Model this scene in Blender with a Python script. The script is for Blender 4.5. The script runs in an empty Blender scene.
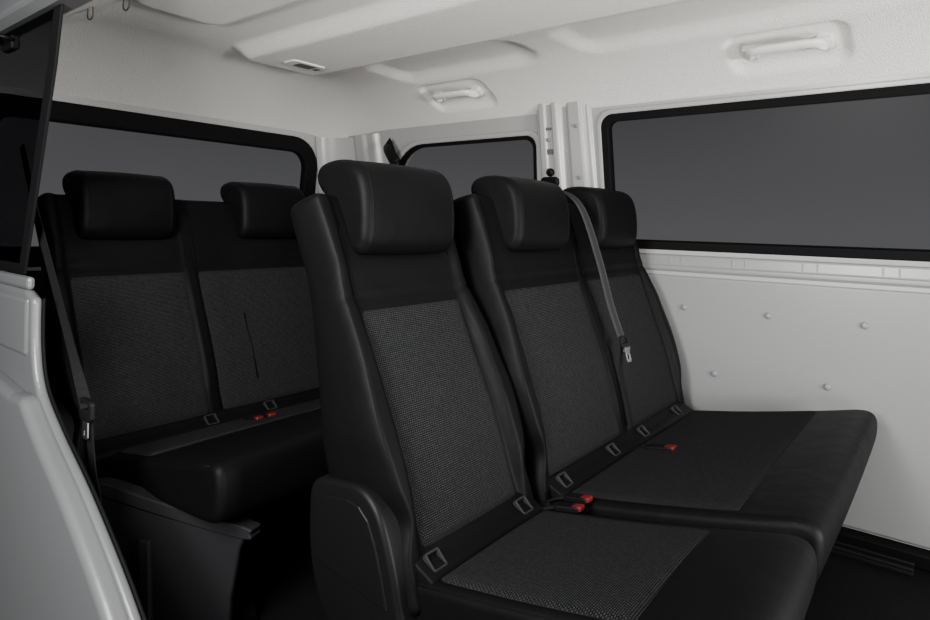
import bpy, bmesh, math, random
from mathutils import Vector, Matrix
random.seed(4)
C = bpy.context.scene.collection
PI = math.pi

# ------------------------------------------------------------------ materials
def mat(name, col, rough=.5, spec=.5, bump=None, var=None, metal=0, coat=0, dist=.004, bump2=None):
    m = bpy.data.materials.new(name); m.use_nodes = True
    nt = m.node_tree; N = nt.nodes; L = nt.links
    b = N['Principled BSDF']
    b.inputs['Base Color'].default_value = (*col, 1)
    b.inputs['Roughness'].default_value = rough
    b.inputs['Specular IOR Level'].default_value = spec
    b.inputs['Metallic'].default_value = metal
    b.inputs['Coat Weight'].default_value = coat
    tc = N.new('ShaderNodeTexCoord')
    if bump:
        sc, st = bump
        n = N.new('ShaderNodeTexNoise'); n.inputs['Scale'].default_value = sc; n.inputs['Detail'].default_value = 4
        L.new(tc.outputs['Object'], n.inputs['Vector'])
        bp = N.new('ShaderNodeBump'); bp.inputs['Strength'].default_value = st; bp.inputs['Distance'].default_value = dist
        L.new(n.outputs['Fac'], bp.inputs['Height']); L.new(bp.outputs['Normal'], b.inputs['Normal'])
        if bump2:   # slow waves of stretched cloth
            n2 = N.new('ShaderNodeTexNoise'); n2.inputs['Scale'].default_value = bump2[0]; n2.inputs['Detail'].default_value = 2
            L.new(tc.outputs['Object'], n2.inputs['Vector'])
            b2 = N.new('ShaderNodeBump'); b2.inputs['Strength'].default_value = bump2[1]; b2.inputs['Distance'].default_value = .03
            L.new(n2.outputs['Fac'], b2.inputs['Height']); L.new(b2.outputs['Normal'], bp.inputs['Normal'])
    if var:
        sc, amt = var
        n = N.new('ShaderNodeTexNoise'); n.inputs['Scale'].default_value = sc; n.inputs['Detail'].default_value = 3
        L.new(tc.outputs['Object'], n.inputs['Vector'])
        mr = N.new('ShaderNodeMapRange'); mr.inputs['To Min'].default_value = 1-amt; mr.inputs['To Max'].default_value = 1+amt
        L.new(n.outputs['Fac'], mr.inputs['Value'])
        mx = N.new('ShaderNodeVectorMath'); mx.operation = 'SCALE'; mx.inputs[0].default_value = col
        L.new(mr.outputs['Result'], mx.inputs['Scale']); L.new(mx.outputs['Vector'], b.inputs['Base Color'])
    return m

M = {}
M['leather'] = mat('black_upholstery', (.0020,.0020,.0023), .55, .075, bump=(260,.22), dist=.002, bump2=(9,.16))
M['plastic'] = mat('black_plastic', (.0032,.0032,.0036), .46, .11, bump=(500,.08))
M['skirt'] = mat('charcoal_plastic', (.0105,.0105,.0115), .55, .15)
M['bracket'] = mat('grey_bracket_plastic', (.0145,.0145,.015), .5, .16)
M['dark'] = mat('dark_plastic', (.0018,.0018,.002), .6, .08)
M['rail'] = mat('seat_rail_metal', (.0042,.0042,.0046), .5, .15)
M['headliner'] = mat('headliner_fabric', (.70,.68,.65), .95, .1, bump=(190,.75), var=(190,.16), dist=.005)
M['trimw'] = mat('light_trim', (.29,.29,.287), .30, .5)
M['panel'] = mat('side_panel_paint', (.185,.186,.187), .30, .5, bump=(60,.03))
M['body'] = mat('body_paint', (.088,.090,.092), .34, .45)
M['gasket'] = mat('rubber_gasket', (.003,.003,.0034), .7, .08)
M['floor'] = mat('black_vinyl_floor', (.0028,.0028,.003), .7, .10, bump=(180,.3), var=(8,.3))
M['belt'] = mat('belt_webbing', (.034,.034,.036), .8, .1, bump=(700,.5))
M['belt_mid'] = mat('belt_webbing_centre', (.019,.019,.020), .8, .1)
M['belt_black'] = mat('black_belt_webbing', (.005,.005,.0055), .8, .1)
M['metal'] = mat('chrome_metal', (.35,.35,.36), .3, .5, metal=1)
M['red'] = mat('red_plastic', (.10,.006,.008), .45, .25)
M['handle'] = mat('handle_plastic', (.64,.63,.61), .5, .35)
M['screw'] = mat('painted_screw', (.155,.155,.16), .35, .6)
M['slot'] = mat('recess_grey', (.08,.08,.085), .6, .3)

def fabric():
    m = bpy.data.materials.new('woven_fabric'); m.use_nodes = True
    nt = m.node_tree; N = nt.nodes; L = nt.links; b = N['Principled BSDF']
    b.inputs['Roughness'].default_value = .85; b.inputs['Specular IOR Level'].default_value = .04
    uv = N.new('ShaderNodeUVMap'); uv.uv_map = 'UVMap'
    br = N.new('ShaderNodeTexBrick')
    br.inputs['Color1'].default_value = (.035,.0353,.036,1); br.inputs['Color2'].default_value = (.022,.0223,.023,1)
    br.inputs['Mortar'].default_value = (.0027,.0027,.0029,1)
    br.inputs['Scale'].default_value = 1; br.inputs['Brick Width'].default_value = .0062
    br.inputs['Row Height'].default_value = .0048; br.inputs['Mortar Size'].default_value = .0014
    br.inputs['Mortar Smooth'].default_value = .35
    br.offset = .5
    L.new(uv.outputs['UV'], br.inputs['Vector'])
    # slight thread-to-thread variation
    n = N.new('ShaderNodeTexNoise'); n.inputs['Scale'].default_value = 90; n.inputs['Detail'].default_value = 2
    L.new(uv.outputs['UV'], n.inputs['Vector'])
    mr = N.new('ShaderNodeMapRange'); mr.inputs['To Min'].default_value = .72; mr.inputs['To Max'].default_value = 1.28
    L.new(n.outputs['Fac'], mr.inputs['Value'])
    sc = N.new('ShaderNodeVectorMath'); sc.operation = 'SCALE'
    L.new(br.outputs['Color'], sc.inputs[0]); L.new(mr.outputs['Result'], sc.inputs['Scale'])
    L.new(sc.outputs['Vector'], b.inputs['Base Color'])
    return m
M['fabric'] = fabric()

def glassmat(name,tint,gl):
    m = bpy.data.materials.new(name); m.use_nodes = True
    nt = m.node_tree; N = nt.nodes; L = nt.links
    for n in list(N): N.remove(n)
    o = N.new('ShaderNodeOutputMaterial'); t = N.new('ShaderNodeBsdfTransparent'); t.inputs['Color'].default_value = (*tint,1)
    g = N.new('ShaderNodeBsdfGlossy'); g.inputs['Roughness'].default_value = .35; g.inputs['Color'].default_value = (.3,.3,.3,1)
    mx = N.new('ShaderNodeMixShader'); mx.inputs[0].default_value = gl
    L.new(t.outputs[0], mx.inputs[1]); L.new(g.outputs[0], mx.inputs[2]); L.new(mx.outputs[0], o.inputs[0])
    return m
M['glass'] = glassmat('tinted_glass',(.86,.86,.87),.008)
M['darkglass'] = glassmat('privacy_glass',(.30,.30,.31),.01)

# ------------------------------------------------------------------ helpers
def mk(name, verts, faces, m, parent=None, smooth=True, uvs=None):
    me = bpy.data.meshes.new(name)
    me.from_pydata([tuple(v) for v in verts], [], faces); me.update()
    bm = bmesh.new(); bm.from_mesh(me); bmesh.ops.recalc_face_normals(bm, faces=bm.faces)
    if uvs:
        l = bm.loops.layers.uv.new('UVMap')
        for f in bm.faces:
            for lp in f.loops: lp[l].uv = uvs[lp.vert.index]
    bm.to_mesh(me); bm.free()
    if smooth:
        for p in me.polygons: p.use_smooth = True
    me.materials.append(m)
    o = bpy.data.objects.new(name, me); C.objects.link(o)
    if parent:
        o.parent = parent
        off = Vector((0,0,0)); p = parent
        while p: off += p.location; p = p.parent
        for v in me.vertices: v.co -= off
    return o
def sharp(o, ang=35):
    me = o.data
    bm = bmesh.new(); bm.from_mesh(me)
    for e in bm.edges:
        if len(e.link_faces) == 2 and e.calc_face_angle(0) > math.radians(ang): e.smooth = False
    bm.to_mesh(me); bm.free(); return o
def bev(o, w=.004, s=2):
    md = o.modifiers.new('Bevel', 'BEVEL'); md.width = w; md.segments = s; md.limit_method = 'ANGLE'; md.angle_limit = math.radians(40)
    return o
def thing(name, label, cat, loc, group=None):
    o = bpy.data.objects.new(name, None); C.objects.link(o); o.location = loc; o.empty_display_size = .1
    o['label'] = label; o['category'] = cat
    if group: o['group'] = group
    return o
def struct(o, label=None):
    o['kind'] = 'structure'
    if label: o['label'] = label
    return o
def box_vf(x0,x1,y0,y1,z0,z1):
    v = [(x,y,z) for x in (x0,x1) for y in (y0,y1) for z in (z0,z1)]
    f = [(0,1,3,2),(4,6,7,5),(0,4,5,1),(2,3,7,6),(0,2,6,4),(1,5,7,3)]
    return v, f
def boxes(name, lst, m, parent=None, w=.003):
    V=[];F=[]
    for b in lst:
        v,f = box_vf(*b); n=len(V); V+=v; F+=[tuple(i+n for i in q) for q in f]
    o = mk(name, V, F, m, parent, smooth=False)
    if w: bev(o, w)
    return o
def catmull(P, k=5):
    out=[]; n=len(P)
    for i in range(n):
        p0,p1,p2,p3 = [Vector(P[(i+j-1)%n]) for j in range(4)]
        for s in range(k):
            t=s/k
            out.append(.5*((2*p1)+(-p0+p2)*t+(2*p0-5*p1+4*p2-p3)*t*t+(-p0+3*p1-3*p2+p3)*t**3))
    return out
def open_catmull(P, k=6):
    P=[Vector(p) for p in P]; out=[]
    for i in range(len(P)-1):
        p0=P[max(i-1,0)];p1=P[i];p2=P[i+1];p3=P[min(i+2,len(P)-1)]
        for s in range(k):
            t=s/k
            out.append(.5*((2*p1)+(-p0+p2)*t+(2*p0-5*p1+4*p2-p3)*t*t+(-p0+3*p1-3*p2+p3)*t**3))
    out.append(P[-1]); return out
def loft(rings):
    V=[];F=[];n=len(rings[0])
    for r in rings: V+=list(r)
    for i in range(len(rings)-1):
        for j in range(n):
            F.append((i*n+j, i*n+(j+1)%n, (i+1)*n+(j+1)%n, (i+1)*n+j))
    F.append(tuple(range(n))[::-1]); F.append(tuple((len(rings)-1)*n+j for j in range(n)))
    return V,F
def extr_round(name, prof, x0, x1, r, m, parent=None, k=5, n=6, crown=0, seg=6):
    """a side profile (y,z) swept across x with rounded flanks"""
    P = catmull(prof, k) if k>1 else [Vector(p) for p in prof]
    N=len(P)
    area=sum(P[i].x*P[(i+1)%N].y-P[(i+1)%N].x*P[i].y for i in range(N))
    nr=[]
    for i in range(N):
        d=(P[(i+1)%N]-P[i-1]); d.normalize(); q=Vector((d.y,-d.x))
        if area<0: q=-q
        nr.append(q)
    st=[(x0+r*(1-math.cos(i/n*PI/2)), r*(1-math.sin(i/n*PI/2))) for i in range(n+1)]
    mid=[(x0+r+(x1-x0-2*r)*i/seg,0) for i in range(1,seg)]
    full=st+mid+[(x1-(x-x0),o) for x,o in st[::-1]]
    rings=[]
    for x,o in full:
        t=(x-x0)/(x1-x0)
        c=crown*(1-(2*t-1)**2)
        rings.append([(x, (p-q*o+q*c).x, (p-q*o+q*c).y) for p,q in zip(P,nr)])
    V,F=loft(rings)
    return mk(name,V,F,m,parent)
def prism(name, pts, mapf, d0, d1, m, parent=None, smooth=False, bw=0, bs=2):
    n=len(pts)
    V=[mapf(a,b,d0) for a,b in pts]+[mapf(a,b,d1) for a,b in pts]
    F=[tuple(range(n)), tuple(range(n,2*n))[::-1]]+[(i,(i+1)%n,n+(i+1)%n,n+i) for i in range(n)]
    o=mk(name,V,F,m,parent,smooth=False)
    if bw: bev(o,bw,bs)
    return o
def ring(name, po, pi_, mapf, d0, d1, m, parent=None, bw=.004):
    n=len(po)
    V=[mapf(a,b,d0) for a,b in po]+[mapf(a,b,d0) for a,b in pi_]+[mapf(a,b,d1) for a,b in po]+[mapf(a,b,d1) for a,b in pi_]
    F=[]
    for i in range(n):
        j=(i+1)%n
        F+=[(i,j,n+j,n+i),(2*n+i,3*n+i,3*n+j,2*n+j),(i,2*n+i,2*n+j,j),(n+i,n+j,3*n+j,3*n+i)]
    o=mk(name,V,F,m,parent,smooth=False)
    if bw: bev(o,bw)
    return o
def rrect(a0,a1,b0,b1,r,n=6,shear=0,big=None):
    """rounded rectangle; big = radius of the corner at a1,b1"""
    out=[]
    R=big or r
    for cx,cy,s,q in ((a1-R,b1-R,0,R),(a0+r,b1-r,1,r),(a0+r,b0+r,2,r),(a1-r,b0+r,3,r)):
        for i in range(n+1):
            t=(s+i/n)*PI/2
            x=cx+q*math.cos(t); y=cy+q*math.sin(t)
            out.append((x+shear*(y-b0),y))
    return out
def sweep(name, path, ra, rb, up, m, parent=None, n=12, power=1):
    path=[Vector(p) for p in path]; rings=[]; up=Vector(up)
    for i,p in enumerate(path):
        t=(path[min(i+1,len(path)-1)]-path[max(i-1,0)]).normalized()
        s=t.cross(up).normalized(); u=s.cross(t).normalized()
        rr=[]
        for k in range(n):
            a=2*PI*k/n; ca,sa=math.cos(a),math.sin(a)
            ca=math.copysign(abs(ca)**power,ca); sa=math.copysign(abs(sa)**power,sa)
            rr.append(p+s*ra*ca+u*rb*sa)
        rings.append(rr)
    V,F=loft(rings); return mk(name,V,F,m,parent)
def disc(name, c, nrm, r, h, m, parent=None, n=20):
    c=Vector(c); nrm=Vector(nrm).normalized(); a=nrm.orthogonal().normalized(); b=nrm.cross(a)
    rings=[]
    for rr,hh in ((r,0),(r,h*.5),(r*.8,h*.9),(r*.4,h)):
        rings.append([c+a*rr*math.cos(2*PI*k/n)+b*rr*math.sin(2*PI*k/n)+nrm*hh for k in range(n)])
    V,F=loft(rings); return mk(name,V,F,m,parent)
def boolcut(o, cutters):
    for c in cutters:
        md=o.modifiers.new('b','BOOLEAN'); md.operation='DIFFERENCE'; md.object=c; md.solver='EXACT'
    dg=bpy.context.evaluated_depsgraph_get(); dg.update()
    me=bpy.data.meshes.new_from_object(o.evaluated_get(dg))
    o.modifiers.clear(); o.data=me
    for c in cutters: bpy.data.objects.remove(c, do_unlink=True)
def sm(a,b,x):
    t=max(0,min(1,(x-a)/(b-a))); return t*t*(3-2*t)

# ------------------------------------------------------------------ room shell
YB=3.15
def rb(x,y,x0,x1,y0,y1,r,e):
    """1 inside a rounded rectangle, easing to 0 over the width e"""
    qx=abs(x-(x0+x1)/2)-(x1-x0)/2+r; qy=abs(y-(y0+y1)/2)-(y1-y0)/2+r
    d=math.hypot(max(qx,0),max(qy,0))+min(max(qx,qy),0)-r
    return 1-sm(-e/2,e/2,d)
def zc(x,y):
    z=1.87
    d1=.15*max(0,min(1,(.98-x)/.36))**2
    d2=.18*max(0,min(1,(x-2.12)/.48))**2.2
    d3=.225*max(0,min(1,(y-2.50)/.65))**2.0
    z-=min(.30,math.sqrt(d1*d1+d2*d2+d3*d3))
    # long raised beam with a soft square end, carrying the lamp
    z-=.048*rb(x,y,1.45,1.87,-3,2.42,.08,.085)
    # recesses on the far side of the beam
    z+=.026*rb(x,y,2.00,2.27,1.42,2.20,.09,.10)
    z+=.020*rb(x,y,2.00,2.27,.02,1.20,.09,.10)
    # second beam, wide and low, on the near side
    z-=.024*rb(x,y,.90,1.24,-3,2.16,.08,.07)
    # recesses of the grab handles
    for yc in (.495,2.00):
        z+=.020*rb(x,y,2.345,2.525,yc-.19,yc+.19,.045,.034)
    return z
nx,ny=240,440
V=[];F=[]
for i in range(nx+1):
    for j in range(ny+1):
        x=.62+(2.605-.62)*i/nx; y=-.9+(YB+.0+.9)*j/ny
        V.append((x,y,zc(x,y)))
for i in range(nx):
    for j in range(ny):
        a=i*(ny+1)+j; F.append((a,a+1,a+ny+2,a+ny+1))
ceil=mk('ceiling',V,F,M['headliner'])
sd=ceil.modifiers.new('s','SOLIDIFY'); sd.thickness=.02; sd.offset=1
if ceil.data.polygons[0].normal.z<0: sd.offset=-1
struct(ceil,'pale fabric headliner')

o=boxes('floor',[(.60,2.78,-.9,YB+.05,-.06,0)],M['floor'],None,0); struct(o,'black vinyl floor')

# far side wall, leaning in above the belt line
prof=[(2.72,0),(2.72,1.03),(2.588,1.745),(2.66,1.76),(2.79,1.04),(2.79,0)]
def wallmap(a,b,d): return (a,d,b)
wr=prism('wall_right',prof,wallmap,-.9,YB+.05,M['trimw'])
ux,uz=-.1815,.983
def wm(a,b,d): return (2.72+ux*b+uz*d, a, 1.03+uz*b-ux*d)
W1=dict(a0=-.75,a1=1.285,b0=.03,b1=.635,r=.055,shear=.0)
W2=dict(a0=1.67,a1=2.66,b0=.05,b1=.570,r=.06,shear=-.06,big=.24)
def inset(w,t):
    return rrect(w['a0']+t,w['a1']-t,w['b0']+t,w['b1']-t,max(.02,w['r']-t*.6),8,w['shear'],(w['big']-t) if 'big' in w else None)
cut=[prism('c',inset(w,.005),wm,-.1,.3,M['trimw']) for w in (W1,W2)]
boolcut(wr,cut); sharp(wr); struct(wr,'light painted far side of the cabin')
for i,w in enumerate((W1,W2)):
    t=bpy.data.objects.new('window_%d'%(i+1),None); C.objects.link(t); t.location=(2.66,(w['a0']+w['a1'])/2,1.35)
    struct(t,['long dark side window','small dark rear quarter window'][i])
    ring('window_frame',inset(w,-.004),inset(w,(.032,.016)[i]),wm,-.010,.035,M['gasket'],t,.005)
    prism('pane',inset(w,.012),wm,.012,.017,M['glass'],t)
r1=ring('trim_1',inset(W1,-.024),inset(W1,-.004),wm,-.010,.004,M['trimw'],None,.004); struct(r1,'pressed lip round the side window')
r1=ring('trim_2',inset(W2,-.030),inset(W2,-.004),wm,-.014,.004,M['trimw'],None,.006); struct(r1,'pressed lip round the quarter window')

# stepped ledge below the window with narrow pressed ribs
led=prism('trim_3',[(2.725,1.036),(2.716,1.034),(2.713,1.026),(2.711,.990),(2.704,.984),(2.704,.972),(2.710,.962),(2.725,.96)],wallmap,-.85,1.32,M['panel'],None,bw=.003); struct(led,'steel ledge under the side window')
for y in (-.1,.16,.42,.68,.94):
    for q in (0,.05):
        boxes('rib',[(2.7095,2.714,y+q,y+q+.006,.994,1.024)],M['panel'],led,.002)
def pm(a,b,d): return (2.72-d,a,b)
pan=prism('trim_5',rrect(-.85,1.27,.06,.945,.10,8),pm,-.002,.016,M['panel'],None,bw=.012,bs=3); struct(pan,'grey side panel with screws')
for y,z in ((.591,.81),(.266,.81),(.925,.81),(.793,.546),(.38,.565),(-.06,.81),(-.02,.57)):
    disc('screw',(2.703,y,z),(-1,0,0),.0125,.008,M['screw'],pan)
sk=boxes('trim_6',[(2.655,2.72,-.85,1.35,0,.055)],M['dark'],None,.008); struct(sk,'black sill strip at the foot of the side panel')
fr=boxes('trim_14',[(2.585,2.645,.10,1.05,0,.014),(2.585,2.597,.10,1.05,.014,.026),(2.633,2.645,.10,1.05,.014,.026)],M['rail'],None,.003); struct(fr,'dark seat rail set in the floor beside the side panel')

# contoured pressings: one between the windows, one behind the quarter window, both running up under the headliner
def pressing(name,a0,a1,hump,label,b1=.72):
    V=[];F=[];na,nb_=110,16; ac=(a0+a1)/2
    for i in range(na+1):
        for j in range(nb_+1):
            a=a0+(a1-a0)*i/na; b=-.02+(b1+.02)*j/nb_
            V.append(wm(ac+(a-ac)*(1-.10*b/.7),b,.002-hump(a)))
    for i in range(na):
        for j in range(nb_):
            q=i*(nb_+1)+j; F.append((q,q+1,q+nb_+2,q+nb_+1))
    p=mk(name,V,F,M['trimw']); struct(p,label); return p
def hump1(y):
    h=.018*sm(1.315,1.335,y)*(1-sm(1.63,1.65,y))
    h+=.018*sm(1.345,1.375,y)*(1-sm(1.430,1.460,y))
    h+=.026*sm(1.475,1.505,y)*(1-sm(1.60,1.625,y))
    h-=.010*sm(1.525,1.535,y)*(1-sm(1.565,1.575,y))
    return h
p2=pressing('trim_7',1.305,1.66,hump1,'contoured painted pillar between the side windows')
for a0,a1,b,hh in ((1.532,1.566,.475,.026),(1.532,1.566,.59,.014)):
    prism('slot',rrect(a0,a1,b,b+hh,.006,3),wm,-.037,-.028,M['slot'],p2)
for a,b in ((1.40,.60),(1.40,.36),(1.55,.545)):
    disc('rivet',wm(a,b,-.033),(-.98,0,-.18),.010,.010,M['screw'],p2)
def hump2(y):
    h=.030*sm(2.70,2.76,y)*(1-sm(3.02,3.08,y))
    h+=.016*sm(2.80,2.84,y)*(1-sm(2.90,2.94,y))
    return h
pressing('trim_8',2.69,3.10,hump2,'rounded pillar behind the quarter window',.66)

# rear wall with tailgate window
def rm(a,b,d): return (a, YB+d+ (1.2-b)*.10, b)
back=prism('wall_back',[(.62,0),(2.72,0),(2.72,1.05),(2.60,1.74),(.70,1.74),(.62,1.05)],rm,0,.07,M['trimw'])
RW=dict(a0=.74,a1=2.435,b0=.93,b1=1.630,r=.10,shear=0,big=.17)
boolcut(back,[prism('c',inset(RW,.0),rm,-.2,.4,M['trimw'])]); struct(back,'rear door of the cabin')
t=bpy.data.objects.new('window_3',None); C.objects.link(t); t.location=(1.58,YB,1.27); struct(t,'wide dark rear window')
ring('window_frame',inset(RW,-.015),inset(RW,.075),rm,-.012,.04,M['gasket'],t,.010)
prism('pane',inset(RW,.065),rm,.012,.018,M['glass'],t)
lo=prism('trim_9',rrect(.68,2.6,.05,.90,.04,4),rm,-.02,.004,M['plastic'],None,bw=.01); struct(lo,'dark lower lining of the rear door')
rings=[]
for k in range(9):
    z=.0+1.66*k/8
    xo=2.70-(max(0,z-1.03))*.185
    ring_=[]
    for i in range(13):
        a=i/12*PI/2
        ring_.append((xo-.17+.17*math.sin(a), YB-.012+(1.2-z)*.1-.30+.30*math.cos(a), z))
    ring_+=[(xo+.01,YB+.06+(1.2-z)*.1,z)]
    rings.append(ring_)
V,F=loft(rings); cc=mk('trim_10',V,F,M['trimw']); sharp(cc,50); struct(cc,'rounded rear corner cover')

# near side of the body, cut out for the open sliding door
def nm(a,b,d): return (.60+d,a,b)
curve=open_catmull([(1.02,-.05),(1.12,.14),(1.31,.335),(1.54,.500),(1.74,.615),(1.855,.70),(1.895,.80),(1.900,.925)],6)
low=[(3.22,-.25),(.92,-.25)]+[tuple(p) for p in curve]+[(1.96,.945),(3.22,.955)]
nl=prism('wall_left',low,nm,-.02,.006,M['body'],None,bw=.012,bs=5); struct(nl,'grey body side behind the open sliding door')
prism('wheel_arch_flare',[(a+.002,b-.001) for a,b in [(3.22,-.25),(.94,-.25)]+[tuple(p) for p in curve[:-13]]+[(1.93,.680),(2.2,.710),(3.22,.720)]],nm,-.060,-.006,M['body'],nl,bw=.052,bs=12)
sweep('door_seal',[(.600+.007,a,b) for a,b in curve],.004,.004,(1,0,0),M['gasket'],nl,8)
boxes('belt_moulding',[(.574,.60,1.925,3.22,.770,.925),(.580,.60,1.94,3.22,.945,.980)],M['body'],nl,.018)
up=[(1.835,1.76),(1.885,1.55),(1.955,1.35),(2.085,.975),(3.22,.975),(3.22,1.76)]
inn=[(1.900,1.71),(1.940,1.55),(2.010,1.35),(2.125,1.005),(3.19,1.005),(3.19,1.71)]
wq=bpy.data.objects.new('window_4',None); C.objects.link(wq); wq.location=(.6,2.5,1.3); struct(wq,'privacy glass at the near rear side')
ring('window_frame',up,inn,nm,.014,.022,M['gasket'],wq,.002)
prism('pane',[(a+(-.01 if a<3 else .01),b) for a,b in inn],nm,.016,.019,M['darkglass'],wq)
boxes('latch',[(.588,.612,2.15,2.24,1.625,1.665)],M['dark'],wq,.006)
sweep('striker',[(.595,2.15,1.65),(.56,2.15,1.655),(.56,2.22,1.655),(.595,2.22,1.65)],.006,.006,(0,.1,1),M['plastic'],wq,8)
rr_=prism('trim_11',[(.57,1.72),(.60,1.70),(.66,1.70),(.66,1.84),(.60,1.82)],lambda a,b,d:(a,d,b),1.72,3.22,M['body'],None,bw=.01); struct(rr_,'body roof rail at the near side')
sil=boxes('trim_12',[(.56,.66,-.9,1.1,-.12,.02)],M['body'],None,.01); struct(sil,'door sill')

# ------------------------------------------------------------------ seats
Y0,Z0=.87,.40
HB0,HB1=-.06,.890
TB=.130
class Back:
    """front surface of a reclined seat back; x is measured from its centre"""
    def __init__(s,x0,x1,dy,ang,bolf,puff):
        s.xc=(x0+x1)/2; s.W=x1-x0; s.dy=dy; a=math.radians(ang); s.sa=math.sin(a); s.ca=math.cos(a); s.bolf=bolf; s.puff=puff
    def end(s,h):
        rc=.022; H=(HB1-HB0)/2; q=abs(h-(HB0+HB1)/2)-(H-rc); q=max(0,min(1,q/rc))
        c=math.sqrt(1-q*q)
        # flanks flare at lumbar height, pinch below and narrow toward the shoulder
        w=s.W/2-rc*.8*(1-c)-.014*sm(.45,.70,h)+.008*sm(.70,.85,h)+.012*math.exp(-((h-.32)/.10)**2)-.018*math.exp(-((h-.12)/.05)**2)
        return w, .60+.40*c
    def g(s,x,w):
        u=max(0,min(1,(w-abs(x))/.016)); return math.sqrt(max(0,1-(1-u)**2))
    def d(s,x,h):
        w,e=s.end(h)
        b=s.bolf(x)*(.35+.65*sm(.02,.18,h)*(1-sm(.46,.66,h)))
        crease=.0045*math.exp(-((h-.615)/.007)**2)
        # padded lumbar and a gently crowned centre panel
        b+=.012*math.exp(-((h-.26)/.17)**2)+s.puff(x)*sm(.0,.12,h)*(1-sm(.50,.60,h))+.005*sm(.64,.70,h)*(1-sm(.80,.88,h))
        return TB/2-(TB/2+b-crease)*s.g(x,w)*e
    def at(s,x,d,h): return (s.xc+x, Y0+s.dy+h*s.sa+d*s.ca, Z0+h*s.ca-d*s.sa)
    def build(s,parent,ns):
        rings=[];nh=120
        K=(0,.02,.07,.15,.28,.45,.7)
        for i in range(nh+1):
            t=(i/nh-.5)*2
            tau=math.sin(t*PI/2)*.45+t*.55
            h=(HB0+HB1)/2+tau*(HB1-HB0)/2
            w,e=s.end(h); r=[]
            mid=[(-(w-.016*.9))+2*(w-.016*.9)*j/ns for j in range(ns+1)]
            xs=sorted(mid+[sg*(w-.016*k) for sg in (-1,1) for k in K])
            # the back is thicker at its foot than at the shoulder
            D=.105+.095*(1-sm(-.1,.80,h))
            for x in xs: r.append(s.at(x,s.d(x,h),h))
            for x in xs[-2:0:-1]: r.append(s.at(x,TB/2+(D-TB/2)*s.g(x,w)*e,h))
            rings.append(r)
        V,F=loft(rings); return mk('backrest',V,F,M['leather'],parent)
def patch(name,parent,x0,x1,h0,h1,fn,puff,m=None,nx=24,ny=44):
    V=[];F=[];uv=[]
    for i in range(nx+1):
        for j in range(ny+1):
            a=x0+(x1-x0)*i/nx; b=h0+(h1-h0)*j/ny
            ed=min((a-x0),(x1-a),(b-h0),(h1-b))
            lift=-.005+(puff+.005)*sm(-.002,.016,ed)
            V.append(fn(a,b,lift)); uv.append((a,b))
    for i in range(nx):
        for j in range(ny):
            q=i*(ny+1)+j; F.append((q,q+1,q+ny+2,q+ny+1))
    return mk(name,V,F,m or M['fabric'],parent,uvs=uv)
def strip(name,parent,B,x,h0,h1,w=.0018,m='leather'):
    pts=[B.at(x,B.d(x,h0+(h1-h0)*i/24)-.001,h0+(h1-h0)*i/24) for i in range(25)]
    return sweep(name,pts,w,w,(1,0,0),M[m],parent,6)
HEAD=[(1.116,1.088),(1.106,1.118),(1.107,1.180),(1.118,1.240),(1.140,1.278),(1.180,1.297),(1.238,1.302),(1.288,1.293),(1.306,1.268),(1.298,1.235),(1.262,1.200),(1.220,1.15),(1.188,1.098),(1.165,1.072),(1.135,1.070)]
def headrest(parent,xc,dy,W=.325):
    hr=extr_round('headrest',[(a+dy,b) for a,b in HEAD],xc-W/2,xc+W/2,.024,M['leather'],parent,4,9,crown=.005,seg=8)
    for s in (-1,1):
        P=[(a+dy,b) for a,b in HEAD[0:9]]
        pts=open_catmull([(xc+s*(W/2-.023),a-.0008*(1 if i<6 else 0),b+.0008*(1 if i>4 else 0)) for i,(a,b) in enumerate(P)],4)
        sweep('piping',pts,.0016,.0016,(1,0,0),M['leather'],hr,6)
    for s in (-.06,.06):
        sweep('post',[(xc+s,1.215+dy,1.13),(xc+s,1.235+dy,1.22)],.007,.007,(1,0,0),M['metal'],hr,10)
    return hr
CTOPP=[(.93,.39),(.86,.412),(.76,.430),(.62,.456),(.46,.490),(.33,.520),(.262,.536),(.224,.532),(.208,.500)]
CUSH=CTOPP+[(.216,.43),(.25,.37),(.32,.335),(.5,.305),(.75,.285),(.92,.30)]
CUSH_R=CTOPP+[(.206,.440),(.225,.395),(.29,.378),(.5,.362),(.75,.345),(.92,.34)]
CP=catmull(CUSH,8)
def ctop(y):
    best=None
    for i in range(len(CP)-1):
        a,b=CP[i],CP[i+1]
        if (a.x-y)*(b.x-y)<=0 and a.x!=b.x:
            z=a.y+(b.y-a.y)*(y-a.x)/(b.x-a.x)
            if best is None or z>best: best=z
    return best if best else .42
def cushion(parent,x0,x1,dy,prof=CUSH,name='cushion'):
    c=extr_round(name,[(a+dy,b) for a,b in prof],x0,x1,.022,M['leather'],parent,5,8,crown=.004,seg=10)
    for xx in (x0+.006,x1-.006):
        pts=[(xx,y+dy,ctop(y)-.009) for y in [.86-.06*i for i in range(11)]]
        sweep('piping',pts,.0022,.0022,(1,0,0),M['leather'],c,6)
    # stitched seam across the nose of the cushion
    pts=[(x0+.02+(x1-x0-.04)*i/12,.2115+dy,.470) for i in range(13)]
    sweep('piping',pts,.0022,.0022,(0,0,1),M['leather'],c,6)
    return c
COVER=[(1.150,.38),(1.158,.50),(1.150,.548),(1.115,.570),(1.02,.584),(.972,.578),(.935,.550),(.908,.50),(.882,.43),(.855,.34),(.80,.25),(.82,.19),(.98,.18),(1.10,.27)]
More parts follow.
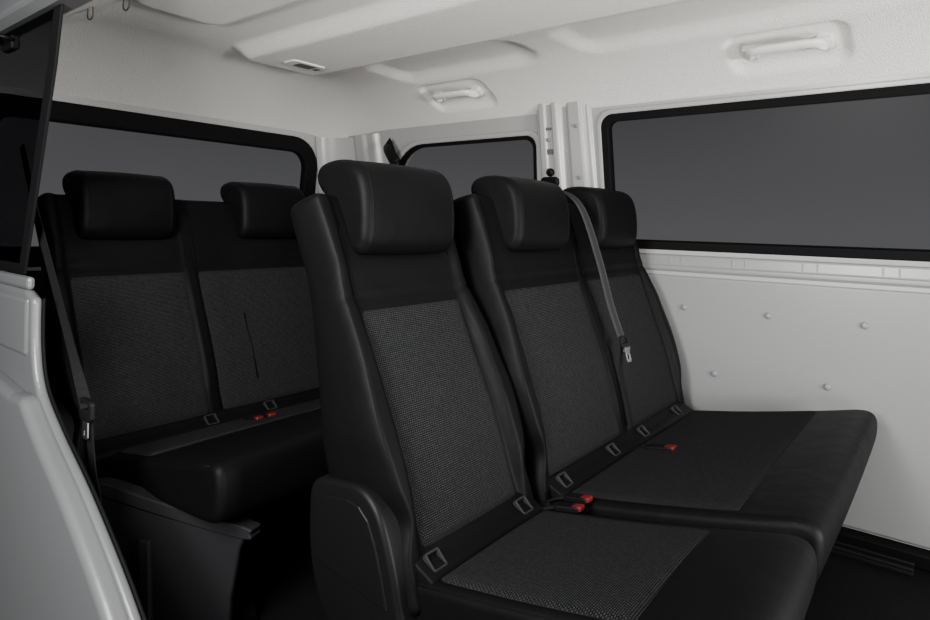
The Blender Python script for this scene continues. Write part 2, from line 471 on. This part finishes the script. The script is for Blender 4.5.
def side_cover(parent,x0,x1,dy):
    c=extr_round('hinge_cover',[(a+dy,b) for a,b in COVER],x0-.002,x1+.045,.014,M['plastic'],parent,3,8,seg=3)
    # stepped inner panel of the cover
    cy,cz=1.03,.42
    ins=[(cy+(a-cy)*.78+dy,cz+(b-cz)*.80) for a,b in COVER[0:10]]
    prism('cover_panel',ins,lambda a,b,d:(d,a,b),x0-.0065,x0+.003,M['plastic'],c,bw=.0045,bs=3)
    return c
def leg(parent,x0,x1,dy,m='dark'):
    P=[(.86,.32),(.40,.34),(.34,.30),(.40,.12),(.34,.03),(.34,0),(1.02,0),(1.02,.05),(.93,.12)]
    return prism('leg',[(a+dy,b) for a,b in P],lambda a,b,d:(d,a,b),x0,x1,M[m],parent,bw=.008)
def isofix(parent,x,dy):
    y=.848+dy; z=.431
    def mp(a,b,d): return (x+a, y+b*.75-d*.65, z+b*.66+d*.75)
    g=ring('isofix_guide',rrect(-.022,.022,-.012,.030,.005,4),rrect(-.0165,.0165,-.007,.025,.003,4),mp,-.014,.005,M['bracket'],parent,.002)
    prism('slot',rrect(-.0165,.0165,-.007,.025,.003,4),mp,-.014,-.006,M['dark'],g)
    return g
def buckle(parent,x,dy,rz=0,y=.74,z=None,k=1.0):
    zz=(z if z else ctop(y)+.010)
    tl=math.radians(10)
    def mp(a,b,d):
        a*=k; b*=k
        u=a*math.cos(rz)-b*math.sin(rz); v=a*math.sin(rz)+b*math.cos(rz)
        return (x+u, y+dy+v, zz+d-v*math.tan(tl))
    b=prism('buckle',rrect(-.0160,.0160,-.028,.042,.008,4),mp,-.009,.007,M['plastic'],parent,bw=.004)
    prism('red_button',rrect(-.0130,.0130,-.033,-.006,.004,3),mp,-.005,.0080,M['red'],b,bw=.003)
    sweep('strap',[mp(0,.035,0),mp(0,.07,-.008),mp(0,.11,-.026)],.014,.003,(0,0,1),M['belt_black'],b,8,.5)
    return b
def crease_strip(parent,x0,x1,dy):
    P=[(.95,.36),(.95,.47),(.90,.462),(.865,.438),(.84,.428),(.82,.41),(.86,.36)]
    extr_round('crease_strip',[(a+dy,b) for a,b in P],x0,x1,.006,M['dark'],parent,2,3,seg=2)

def single_seat(x0,x1,dy,label):
    xc=(x0+x1)/2; W=x1-x0
    t=thing('passenger_seat',label,'seat',(xc,.6+dy,0))
    B=Back(x0,x1,dy,23,lambda x:.033*sm(.184,.206,abs(x)),lambda x:.008*max(0,1-(x/.185)**2))
    B.build(t,64)
    patch('back_insert',t,-.186,.186,.045,.590,lambda a,h,l:B.at(a,B.d(a,h)-l,h),.005)
    for s in (-1,1): strip('piping',t,B,s*.188,.60,.80)
    headrest(t,xc+.01,dy,.345)
    cushion(t,x0+.02,x1-.01,dy)
    crease_strip(t,x0+.03,x1-.03,dy)
    patch('cushion_insert',t,x0+.038,x1-.035,.40,.825,lambda a,y,l:(a,y+dy,ctop(y)+.001+.003*(1-((a-xc)/(W/2))**2)+l),.005)
    side_cover(t,x0-.022,x0+.012,dy)
    leg(t,x0+.04,x0+.10,dy); leg(t,x1-.12,x1-.06,dy)
    boxes('seat_frame',[(x0+.03,x1-.04,.40+dy,.95+dy,.25,.31)],M['dark'],t,.01)
    for s in (x0+.075,x1-.085): isofix(t,s,dy)
    return t
def bench(x0,x1,xm,dy,ang,hd,heads,label,guides,buckles,cl=.03,cover=True,group=None,iy=.38,rear=False):
    xc=(x0+x1)/2; W=x1-x0; m=xm-xc
    t=thing('bench_seat',label,'seat',(xc,.6+dy,0),group)
    c1,c2=(-W/2+m)/2,(W/2+m)/2; h1,h2=(m+W/2)/2-.04,(W/2-m)/2-.04
    B=Back(x0,x1,dy,ang,lambda x:.033*sm(W/2-.060,W/2-.038,abs(x))+.010*(1-sm(.018,.026,abs(x-m))),
           lambda x:.008*(max(0,1-((x-c1)/h1)**2)+max(0,1-((x-c2)/h2)**2)))
    B.build(t,140)
    for a,b in ((-W/2+.058,m-.022),(m+.022,W/2-.058)):
        patch('back_insert',t,a,b,.045,.590,lambda a_,h,l:B.at(a_,B.d(a_,h)-l,h),.005,nx=28)
    for s in (-W/2+.056,m-.020,m+.020,W/2-.056): strip('piping',t,B,s,.60,.82)
    for hx in heads: headrest(t,hx,dy+hd)
    cushion(t,x0+cl,x1-.01,dy,CUSH_R if rear else CUSH)
    crease_strip(t,x0+.04,x1-.03,dy)
    patch('cushion_insert',t,x0+cl+.022,x1-.035,iy,.825,lambda a,y,l:(a,y+dy,ctop(y)+.001+.003*(1-((a-xc)/(W/2))**2)+l),.005,nx=50)
    if cover: side_cover(t,x0-.030,x0+.010,dy)
    if rear:
        pts=[(1.392-xc,.40),(1.390-xc,.34),(1.395-xc,.28),(1.395-xc,.14)]
        sweep('strap_slit',[B.at(a,B.d(a,h)-.006,h) for a,h in pts],.0030,.0030,(1,0,0),M['dark'],t,6)
    leg(t,x0+.24,x0+.30,dy) if rear else leg(t,x0+.08,x0+.14,dy)
    leg(t,x1-.14,x1-.08,dy)
    boxes('seat_frame',[(x0+(.22 if rear else .07),x1-.05,.40+dy,.95+dy,.25,.345 if rear else .31)],M['dark'],t,.01)
    for g in guides: isofix(t,g,dy)
    for bx_,rz,yy,k in buckles: buckle(t,bx_,dy,rz,yy,k=k)
    return t
s1=single_seat(.93,1.43,0,'single black seat with a grey woven centre panel, nearest the camera, beside the bench')
buckle(s1,1.408,0,.05,.755)
f2=bench(1.455,2.585,2.015,0,18.5,-.062,(1.745,2.315),'double black bench seat beside the pale screwed side panel',(1.555,1.87,2.11,2.44),((1.474,-.05,.765,1),(1.975,0,.735,1.3)),cover=False,group='double bench seats')
r2=bench(.74,1.86,1.215,1.20,22,-.012,(1.00,1.60),'double black bench seat at the back in front of the wide rear window',(1.18,1.42),((1.275,.05,.74,1.1),(1.33,-.05,.74,1.1)),cl=.09,group='double bench seats',iy=.62,rear=True)
# slanted side panel that carries the rear bench down to the floor
pa=Vector((.755,1.95)); pb_=Vector((.935,1.46)); pd=(pb_-pa).normalized(); pn=Vector((pd.y,-pd.x)); PL=(pb_-pa).length
def sp_(a,b,d):
    p=pa+pd*a+pn*d; return (p.x,p.y,b)
SK=[(-.02,.0),(-.02,.375),(.05,.380),(.30,.350),(PL-.01,.330),(PL+.01,.315),(PL-.005,.28),(PL-.03,.14),(PL-.035,0)]
sks=prism('side_panel',SK,sp_,-.012,.012,M['skirt'],r2,bw=.009,bs=3)
prism('panel_lip',[tuple(p) for p in catmull([(-.01,.375),(.06,.392),(.25,.372),(PL+.01,.352),(PL+.035,.335),(PL+.01,.318),(.25,.336),(.06,.356)],4)],sp_,-.022,.022,M['skirt'],sks,bw=.012,bs=4)
prism('panel_rib',[(.20,.26),(.235,.26),(.245,.02),(.215,.02)],sp_,.010,.028,M['skirt'],sks,bw=.005)

# ------------------------------------------------------------------ seat belts
def ribbon(name,path,wv,w,m,parent,t=.0016,k=6):
    P=open_catmull(path,k)
    rings=[]
    for i,p in enumerate(P):
        tn=(P[min(i+1,len(P)-1)]-P[max(i-1,0)]).normalized()
        s=Vector(wv); s=(s-tn*s.dot(tn)).normalized(); n=s.cross(tn)
        rings.append([p+s*w/2+n*t,p-s*w/2+n*t,p-s*w/2-n*t,p+s*w/2-n*t])
    V,F=loft(rings); return mk(name,V,F,m,parent,smooth=False)
sb=thing('seat_belt','grey seat belt hanging down the joint of the front double bench back','seat belt',(2.0,1.10,1.2))
pth=[(1.985,1.20,1.250),(1.99,1.135,1.276),(1.998,1.056,1.215),(2.008,.990,1.04),(2.019,.946,.88),(2.028,.905,.765)]
wb=ribbon('webbing',pth,(1,0,0),.048,M['belt'],sb)
ribbon('centre_stripe',pth,(1,0,0),.026,M['belt_mid'],wb,t=.0022)
ribbon('lower_webbing',[(2.03,.905,.74),(2.03,.908,.66),(2.03,.888,.58),(2.03,.868,.50),(2.03,.862,.470)],(1,.1,0),.030,M['belt_black'],sb)
boxes('guide',[(1.955,2.02,1.13,1.195,1.236,1.266)],M['plastic'],sb,.006)
yb=.898
ring('tongue',rrect(2.0,2.06,.735,.775,.01,4),rrect(2.008,2.052,.752,.768,.004,4),lambda a,b,d:(a,yb+d+(b-.755)*.3,b),-.004,.004,M['plastic'],sb,.001)
ring('metal_plate',rrect(2.015,2.045,.690,.742,.006,4),rrect(2.022,2.038,.698,.715,.003,4),lambda a,b,d:(a,yb-.002+d+(b-.755)*.3,b),-.002,.002,M['metal'],sb,.0005)
boxes('clip',[(2.012,2.048,yb-.015,yb-.003,.722,.740)],M['metal'],sb,.002)
pb=thing('seat_belt','black belt guide on the pale pillar between the two side windows','seat belt',wm(1.55,.33,-.04))
def onw(a,b,d): return Vector(wm(a,b,d))
prism('guide',rrect(1.500,1.595,.320,.370,.020,5),wm,-.068,-.044,M['plastic'],pb,bw=.008,bs=3)
disc('bolt_cover',onw(1.55,.390,-.038),(-.98,0,-.18),.020,.018,M['plastic'],pb)
ribbon('webbing',[onw(1.55,.34,-.072),onw(1.55,.24,-.078),onw(1.545,.02,-.081),onw(1.54,-.25,-.12)],(0,1,0),.046,M['belt_black'],pb)
cb=thing('seat_belt','black belt guide hanging at the rear end of the small quarter window','seat belt',(2.50,2.62,1.50))
sweep('guide',open_catmull([(2.565,2.62,1.60),(2.535,2.585,1.568),(2.512,2.53,1.52),(2.505,2.49,1.48)],4),.034,.013,(1,.3,0),M['plastic'],cb,12,.8)
ribbon('webbing',[(2.545,2.60,1.62),(2.515,2.52,1.52),(2.48,2.46,1.36),(2.46,2.44,1.0),(2.46,2.46,.5),(2.48,2.5,.01)],(0.2,1,0),.046,M['belt_black'],cb)
nb=thing('seat_belt','dark seat belt with a buckle running down the left side of the rear bench','seat belt',(.66,1.75,.7))
ribbon('webbing',[(.665,2.30,1.36),(.66,2.16,1.17),(.655,1.97,.95),(.650,1.80,.76),(.645,1.71,.665)],(0,.5,.5),.026,M['belt_black'],nb)
ribbon('lower_webbing',[(.648,1.705,.66),(.65,1.695,.58),(.66,1.70,.50),(.685,1.73,.40),(.69,1.76,.2),(.70,1.80,.005)],(0,1,0),.038,M['belt_black'],nb)
ring('tongue',rrect(1.665,1.735,.635,.690,.012,4),rrect(1.68,1.72,.665,.680,.004,4),lambda a,b,d:(.642+d,a,b),-.006,.006,M['plastic'],nb,.002)
ring('metal_plate',rrect(1.685,1.715,.590,.640,.006,4),rrect(1.693,1.707,.597,.612,.003,4),lambda a,b,d:(.640+d,a,b),-.002,.002,M['metal'],nb,.0005)

# ------------------------------------------------------------------ ceiling fittings
def grab(yc,label,L=.24):
    x=2.43; z=zc(x,yc)
    sl=(zc(x+.03,yc)-zc(x-.03,yc))/.06
    bt=Vector((1,0,sl)).normalized(); n=Vector((sl,0,-1)).normalized(); a=Vector((0,1,0)); o=Vector((x,yc,z))
    t=thing('grab_handle',label,'handle',tuple(o),'roof grab handles')
    mp=lambda u,v,d: tuple(o+a*u+bt*v+n*d)
    path=[(-.5,.030,.0),(-.5,.022,.022),(-.49,.0,.038),(-.45,-.022,.047),(-.38,-.032,.052),(-.2,-.036,.054),(0,-.037,.055),(.2,-.036,.054),(.38,-.032,.052),(.45,-.022,.047),(.49,.0,.038),(.5,.022,.022),(.5,.030,0)]
    pts=open_catmull([o+a*u*L+bt*v+n*d for u,v,d in path],3)
    sweep('grip',pts,.011,.018,tuple(bt),M['handle'],t,14,.75)
    for s in (-1,1):
        prism('mount',rrect(s*L*.5-.027,s*L*.5+.027,-.008,.046,.010,4),mp,-.010,.022,M['handle'],t,bw=.004)
    return t
grab(.495,'pale grab handle on the headliner above the long side window')
grab(2.00,'pale grab handle on the headliner above the small quarter window')
z=zc(1.68,2.24)
dl=thing('dome_lamp','small flat interior lamp on the rear end of the headliner ridge','lamp',(1.68,2.24,z))
mp=lambda u,v,d:(1.68+u,2.24+v,z-d)
prism('housing',rrect(-.085,.085,-.045,.045,.02,5),mp,-.005,.006,M['handle'],dl,bw=.003)
prism('lens',rrect(-.043,.043,-.028,.028,.008,4),mp,.003,.0080,M['slot'],dl,bw=.001)
boxes('switch',[(1.735,1.753,2.222,2.258,z-.010,z-.004)],M['slot'],dl,.001)
for (x,y,lab) in ((.862,2.33,'small wire hook on the headliner edge, nearer the dark pillar'),(.902,2.15,'small wire hook on the headliner edge, farther from the dark pillar')):
    z=zc(x,y)
    h=thing('coat_hook',lab,'hook',(x,y,z),'wire hooks on the headliner')
    sweep('wire',open_catmull([(x,y-.02,z+.003),(x,y-.022,z-.028),(x,y,z-.040),(x,y+.022,z-.028),(x,y+.02,z+.003)],4),.0026,.0026,(1,0,0),M['slot'],h,6)

# ------------------------------------------------------------------ light
def area(loc,target,sx,sy,e,col=(1,1,1)):
    l=bpy.data.lights.new('area','AREA'); l.shape='RECTANGLE'; l.size=sx; l.size_y=sy; l.energy=e; l.color=col
    o=bpy.data.objects.new('area_light',l); C.objects.link(o); o.location=loc
    d=Vector(target)-Vector(loc); o.rotation_euler=d.to_track_quat('-Z','Y').to_euler(); return o
area((-.9,.3,1.9),(1.8,1.2,.9),1.2,.9,54,(1,.995,.99))
area((1.3,-2.2,1.0),(1.6,2.4,1.95),.7,.45,150,(1,.988,.97))  # added lamp in the front cabin, aimed back and up to brighten the headliner
area((1.2,-.5,.55),(1.6,1.2,1.86),.6,.4,24,(1,.988,.965))  # added low lamp inside, turned up to lift the headliner
area((-.75,.55,1.30),(1.9,1.6,1.95),.5,.3,66,(1,.988,.97))  # added lamp on the door side, raking the headliner to show its beam edges
area((-.35,.75,1.75),(1.3,2.2,.6),.5,.5,48,(1,.995,.99))  # added fill lamp brightening the rear bench
w=bpy.data.worlds.new('World'); bpy.context.scene.world=w; w.use_nodes=True
N=w.node_tree.nodes; L=w.node_tree.links; bg=N['Background']
tc=N.new('ShaderNodeTexCoord'); sp=N.new('ShaderNodeSeparateXYZ'); L.new(tc.outputs['Generated'],sp.inputs[0])
cr=N.new('ShaderNodeValToRGB'); cr.color_ramp.elements[0].position=.0; cr.color_ramp.elements[0].color=(.118,.118,.121,1)
cr.color_ramp.elements[1].position=.26; cr.color_ramp.elements[1].color=(.054,.054,.056,1)
L.new(sp.outputs['Z'],cr.inputs[0]); L.new(cr.outputs[0],bg.inputs[0]); bg.inputs[1].default_value=1

# ------------------------------------------------------------------ camera
cam=bpy.data.cameras.new('Camera'); co=bpy.data.objects.new('Camera',cam); C.objects.link(co)
cam.sensor_width=36; cam.lens=624/930*36; cam.shift_y=-86.5/930; cam.clip_start=.02
th=math.atan2(-.7837,.6212)
co.matrix_world=Matrix.Translation((0,0,1.15))@Matrix.Rotation(th,4,'Z')@Matrix.Rotation(PI/2,4,'X')@Matrix.Rotation(math.radians(1.335),4,'Z')
bpy.context.scene.camera=co
